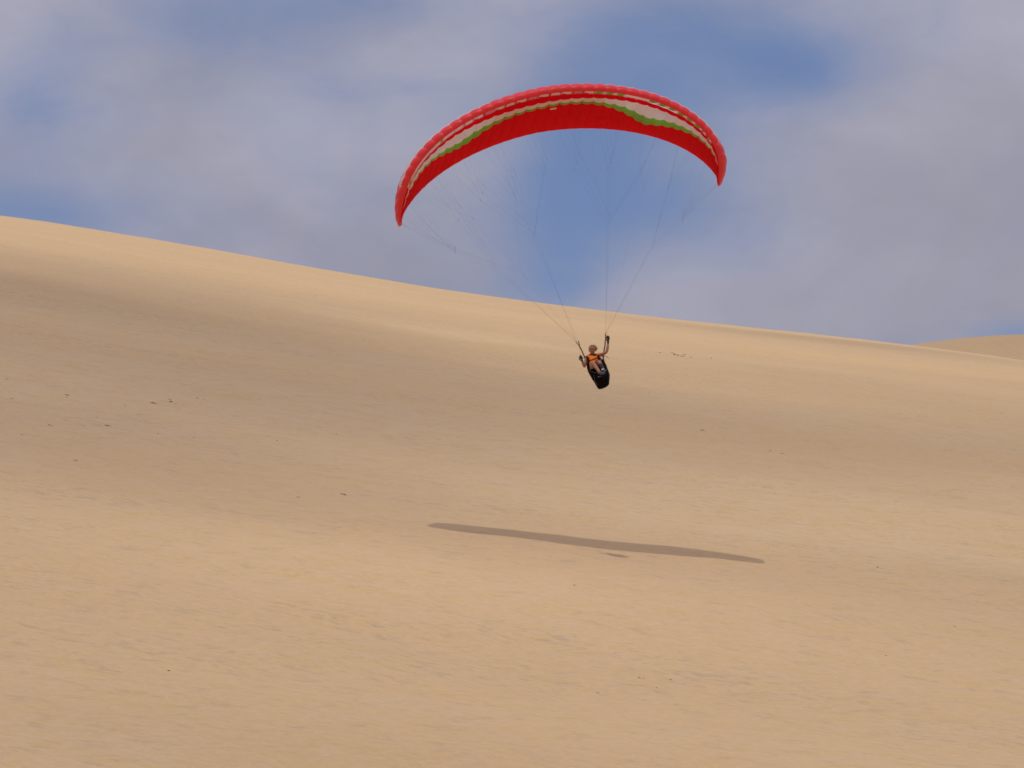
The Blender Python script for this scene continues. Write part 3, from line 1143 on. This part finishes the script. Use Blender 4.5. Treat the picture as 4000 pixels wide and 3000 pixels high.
def twig(rng, ln, r, forks):
    parts = []
    pts = [Vector((-ln / 2 + ln * t, rng.uniform(-.12, .12) * ln * .5, r * 0.4 + rng.uniform(0, .06) * ln)) for t in
           (0, .22, .45, .7, 1)]
    parts.append(tube_data(pts, [r * .7, r, r * 1.1, r * .8, r * .35], 6))
    for _ in range(forks):
        b = pts[rng.choice((1, 2, 3))]
        e = b + Vector((rng.uniform(-.35, .35) * ln, rng.uniform(-.4, .4) * ln, rng.uniform(.02, .22) * ln))
        parts.append(tube_data([b, b.lerp(e, .5) + Vector((0, 0, .02 * ln)), e], [r * .7, r * .5, r * .2], 5))
    return merge(parts)


def lump(rng, ln, flat):
    V, F = [], []
    nu, nv = 10, 6
    ph = [rng.uniform(0, 6.3) for _ in range(4)]
    for i in range(nv + 1):
        th = math.pi * i / nv
        for k in range(nu):
            a = 2 * math.pi * k / nu
            r = 1 + .28 * math.sin(2 * a + ph[0]) + .18 * math.sin(3 * a + ph[1] + th * 2) + .12 * math.sin(5 * a + ph[2])
            V.append(Vector((ln / 2 * r * math.sin(th) * math.cos(a), ln * .35 * r * math.sin(th) * math.sin(a),
                             ln * flat * (.5 + math.cos(th) * .5) * (1 + .2 * math.sin(a * 2 + ph[3])))))
    for i in range(nv):
        for k in range(nu):
            F.append((i * nu + k, i * nu + (k + 1) % nu, (i + 1) * nu + (k + 1) % nu, (i + 1) * nu + k))
    return V, F


# x, y on the slope, kind, length, name, category, label
SCRAPS = [
    (-15.69, 138.97, 'wood', .22, 'driftwood', 'driftwood', 'thickest dark driftwood piece on the shaded sand left of the pilot, near the left edge'),
    (-15.56, 137.59, 'wood', .10, 'twig', 'twig', 'short dark twig just below the thickest driftwood piece at the left'),
    (-17.04, 134.24, 'wood', .16, 'twig', 'twig', 'flat dark twig on the shaded sand almost touching the left edge of the photo'),
    (-12.94, 142.34, 'wood', .28, 'driftwood', 'driftwood', 'long dark driftwood stick, left end of the loose row of scraps left of the pilot'),
    (-12.43, 143.64, 'lumpwood', .13, 'wood_chunk', 'wood', 'darkest olive wood chunk in the middle of the row of scraps'),
    (-12.52, 144.29, 'straw', .20, 'twig', 'twig', 'thin pale brown stalk lying just above the olive wood chunk'),
    (-11.85, 148.42, 'lumpwood', .08, 'wood_chunk', 'wood', 'small round brown chunk at the right end of the row of scraps'),
    (-11.58, 148.47, 'wood', .10, 'twig', 'twig', 'tiny flat twig right of the small round brown chunk, last in the row'),
    (-12.22, 143.39, 'straw', .14, 'straw_tuft', 'dry grass', 'yellowish straw tuft just right of the olive wood chunk'),
    (-11.95, 143.24, 'wood', .07, 'twig', 'twig', 'tiny dark fleck of twig right of the yellowish straw tuft'),
    (-14.26, 121.96, 'straw', .24, 'twig', 'twig', 'long thin stalk on the sand well below the thickest driftwood at the left'),
    (-12.74, 124.35, 'straw', .26, 'twig', 'twig', 'long olive stalk alone below the row of scraps'),
    (-11.19, 124.86, 'wood', .10, 'twig', 'twig', 'short twig to the right of the long olive stalk'),
    (-10.19, 126.61, 'wood', .09, 'twig', 'twig', 'small bent twig between the short twig and the round pebble'),
    (-7.84, 131.91, 'lumpwood', .075, 'pebble', 'pebble', 'dark round pebble alone in the left middle of the slope'),
    (-4.91, 115.16, 'wood', .22, 'driftwood', 'driftwood', 'dark slanting driftwood stick alone above the left end of the wing shadow'),
    (-4.82, 114.99, 'straw', .09, 'straw_tuft', 'dry grass', 'yellow green tuft at the right end of the slanting driftwood stick'),
    (-6.05, 112.31, 'grey', .13, 'twig', 'twig', 'faint grey twig left of the slanting driftwood stick'),
    (-12.39, 112.38, 'grey', .22, 'twig', 'twig', 'faint brown branch where the shaded sand turns bright at the far left'),
    (-14.01, 124.17, 'wood', .06, 'pebble', 'pebble', 'tiny dark pebble above the long thin stalk at the left'),
    (-14.59, 117.64, 'lumpwood', .06, 'pebble', 'pebble', 'tiny dark pebble lowest of the scraps along the left edge'),
    (-18.17, 141.66, 'grey', .14, 'twig', 'twig', 'faint twig highest of the scraps along the left edge'),
    (-6.28, 141.3, 'lumpwood', .07, 'pebble', 'pebble', 'faint brown pebble halfway between the left scraps and the pilot'),
    (-13.72, 139.81, 'wood', .12, 'twig', 'twig', 'small twig between the thickest driftwood and the row of scraps'),
    (-13.51, 128.64, 'wood', .08, 'twig', 'twig', 'tiny twig midway between the row of scraps and the long olive stalk'),
    (9.82, 260.99, 'white', .18, 'plastic_scrap', 'litter', 'white scrap at the left end of the red litter right of the pilot'),
    (10.76, 260.45, 'rust', .34, 'cloth_scrap', 'litter', 'rust red scrap, the largest and leftmost red one right of the pilot'),
    (10.96, 259.71, 'rust', .28, 'cloth_scrap', 'litter', 'second rust red scrap in the row right of the pilot'),
    (11.15, 258.85, 'rose', .30, 'cloth_scrap', 'litter', 'brownish rose scrap, third in the red row right of the pilot'),
    (11.33, 258.96, 'rose', .24, 'cloth_scrap', 'litter', 'pale rose scrap, fourth in the red row right of the pilot'),
    (11.54, 262.45, 'straw', .45, 'straw_tuft', 'dry grass', 'olive stalk lying just above the row of red scraps'),
    (10.75, 262.93, 'straw', .40, 'straw_tuft', 'dry grass', 'olive stalk above the largest rust red scrap'),
    (11.71, 256.94, 'rose', .22, 'cloth_scrap', 'litter', 'faintest rose scrap at the right end of the red row'),
    (13.26, 261.44, 'lumpwood', .16, 'wood_chunk', 'wood', 'brown chunk alone to the right of the row of red scraps'),
    (13.34, 263.82, 'white', .12, 'plastic_scrap', 'litter', 'white fleck touching the brown chunk right of the red scraps'),
    (6.68, 192.84, 'white', .10, 'shell', 'shell', 'white fleck on the slope just right of the black harness'),
    (19.24, 184.64, 'white', .10, 'shell', 'shell', 'white fleck far right, on the middle of the slope'),
    (10.92, 159.75, 'wood', .15, 'twig', 'twig', 'brown twig, lower right of the pair right of the pilot'),
    (10.47, 160.38, 'wood', .13, 'twig', 'twig', 'brown twig, upper left of the pair right of the pilot'),
    (7.69, 158.23, 'wood', .07, 'pebble', 'pebble', 'tiny dark pebble between the harness and the pair of twigs'),
    (8.17, 169.42, 'grey', .28, 'twig', 'twig', 'faint grey stalk on the slope right of the harness bottom'),
    (-6.09, 71.25, 'lumpwood', .055, 'pebble', 'pebble', 'dark brown pebble alone on the bright sand at the lower left'),
    (10.29, 112.27, 'lumpwood', .065, 'pebble', 'pebble', 'dark pebble right of the right tip of the wing shadow'),
    (1.48, 94.22, 'wood', .09, 'twig', 'twig', 'short slanting twig on the sand below the middle of the wing shadow'),
    (2.59, 81.6, 'wood', .09, 'twig', 'twig', 'slanting dark twig in the lower middle, left of the two small twigs'),
    (2.67, 81.65, 'wood', .05, 'twig', 'twig', 'tiny twig fleck just right of the slanting dark twig in the lower middle'),
    (3.24, 82.06, 'wood', .07, 'twig', 'twig', 'small flat twig at the right of the lower middle twigs'),
    (2.9, 80.56, 'wood', .06, 'twig', 'twig', 'small reddish twig below the other lower middle twigs'),
    (1.67, 78.3, 'grey', .08, 'twig', 'twig', 'small grey twig at the left of and below the lower middle twigs'),
    (-1.48, 64.8, 'white', .04, 'shell', 'shell', 'small white shell fragment near the bottom edge left of centre'),
    (10.68, 96.58, 'wood', .07, 'twig', 'twig', 'small dark twig at the right, on the lower slope'),
    (8.42, 90.36, 'wood', .055, 'pebble', 'pebble', 'tiny dark pebble lowest on the right of the slope'),
]
KM = {'wood': WOOD, 'lumpwood': WOOD, 'straw': STRAW, 'grey': GREYW, 'white': SHELL, 'rust': RUST, 'rose': ROSE}
rng = random.Random(21)
for (x, y, kind, ln, nm, cat, lab) in SCRAPS:
    ln = ln * (1.25 if kind == 'white' else 0.62 if y > 230 else 0.80)
    z = float(dune_z(x, y))
    if kind in ('wood', 'straw', 'grey'):
        v, f = twig(rng, ln, max(.008, ln * (.07 if kind == 'wood' else .05)), 2 if ln > .1 else 1)
    else:
        v, f = lump(rng, ln, .35)
    o = pydata(nm, v, f, KM[kind], None)
    o.location = (x, y, z - 0.004)
    o.rotation_euler = (math.radians(17), math.radians(7), rng.uniform(-.25, .25))
    tag(o, lab, cat, 'scraps lying on the sand')
print('objects', len(bpy.data.objects), 'polys', sum(len(m.polygons) for m in bpy.data.meshes))
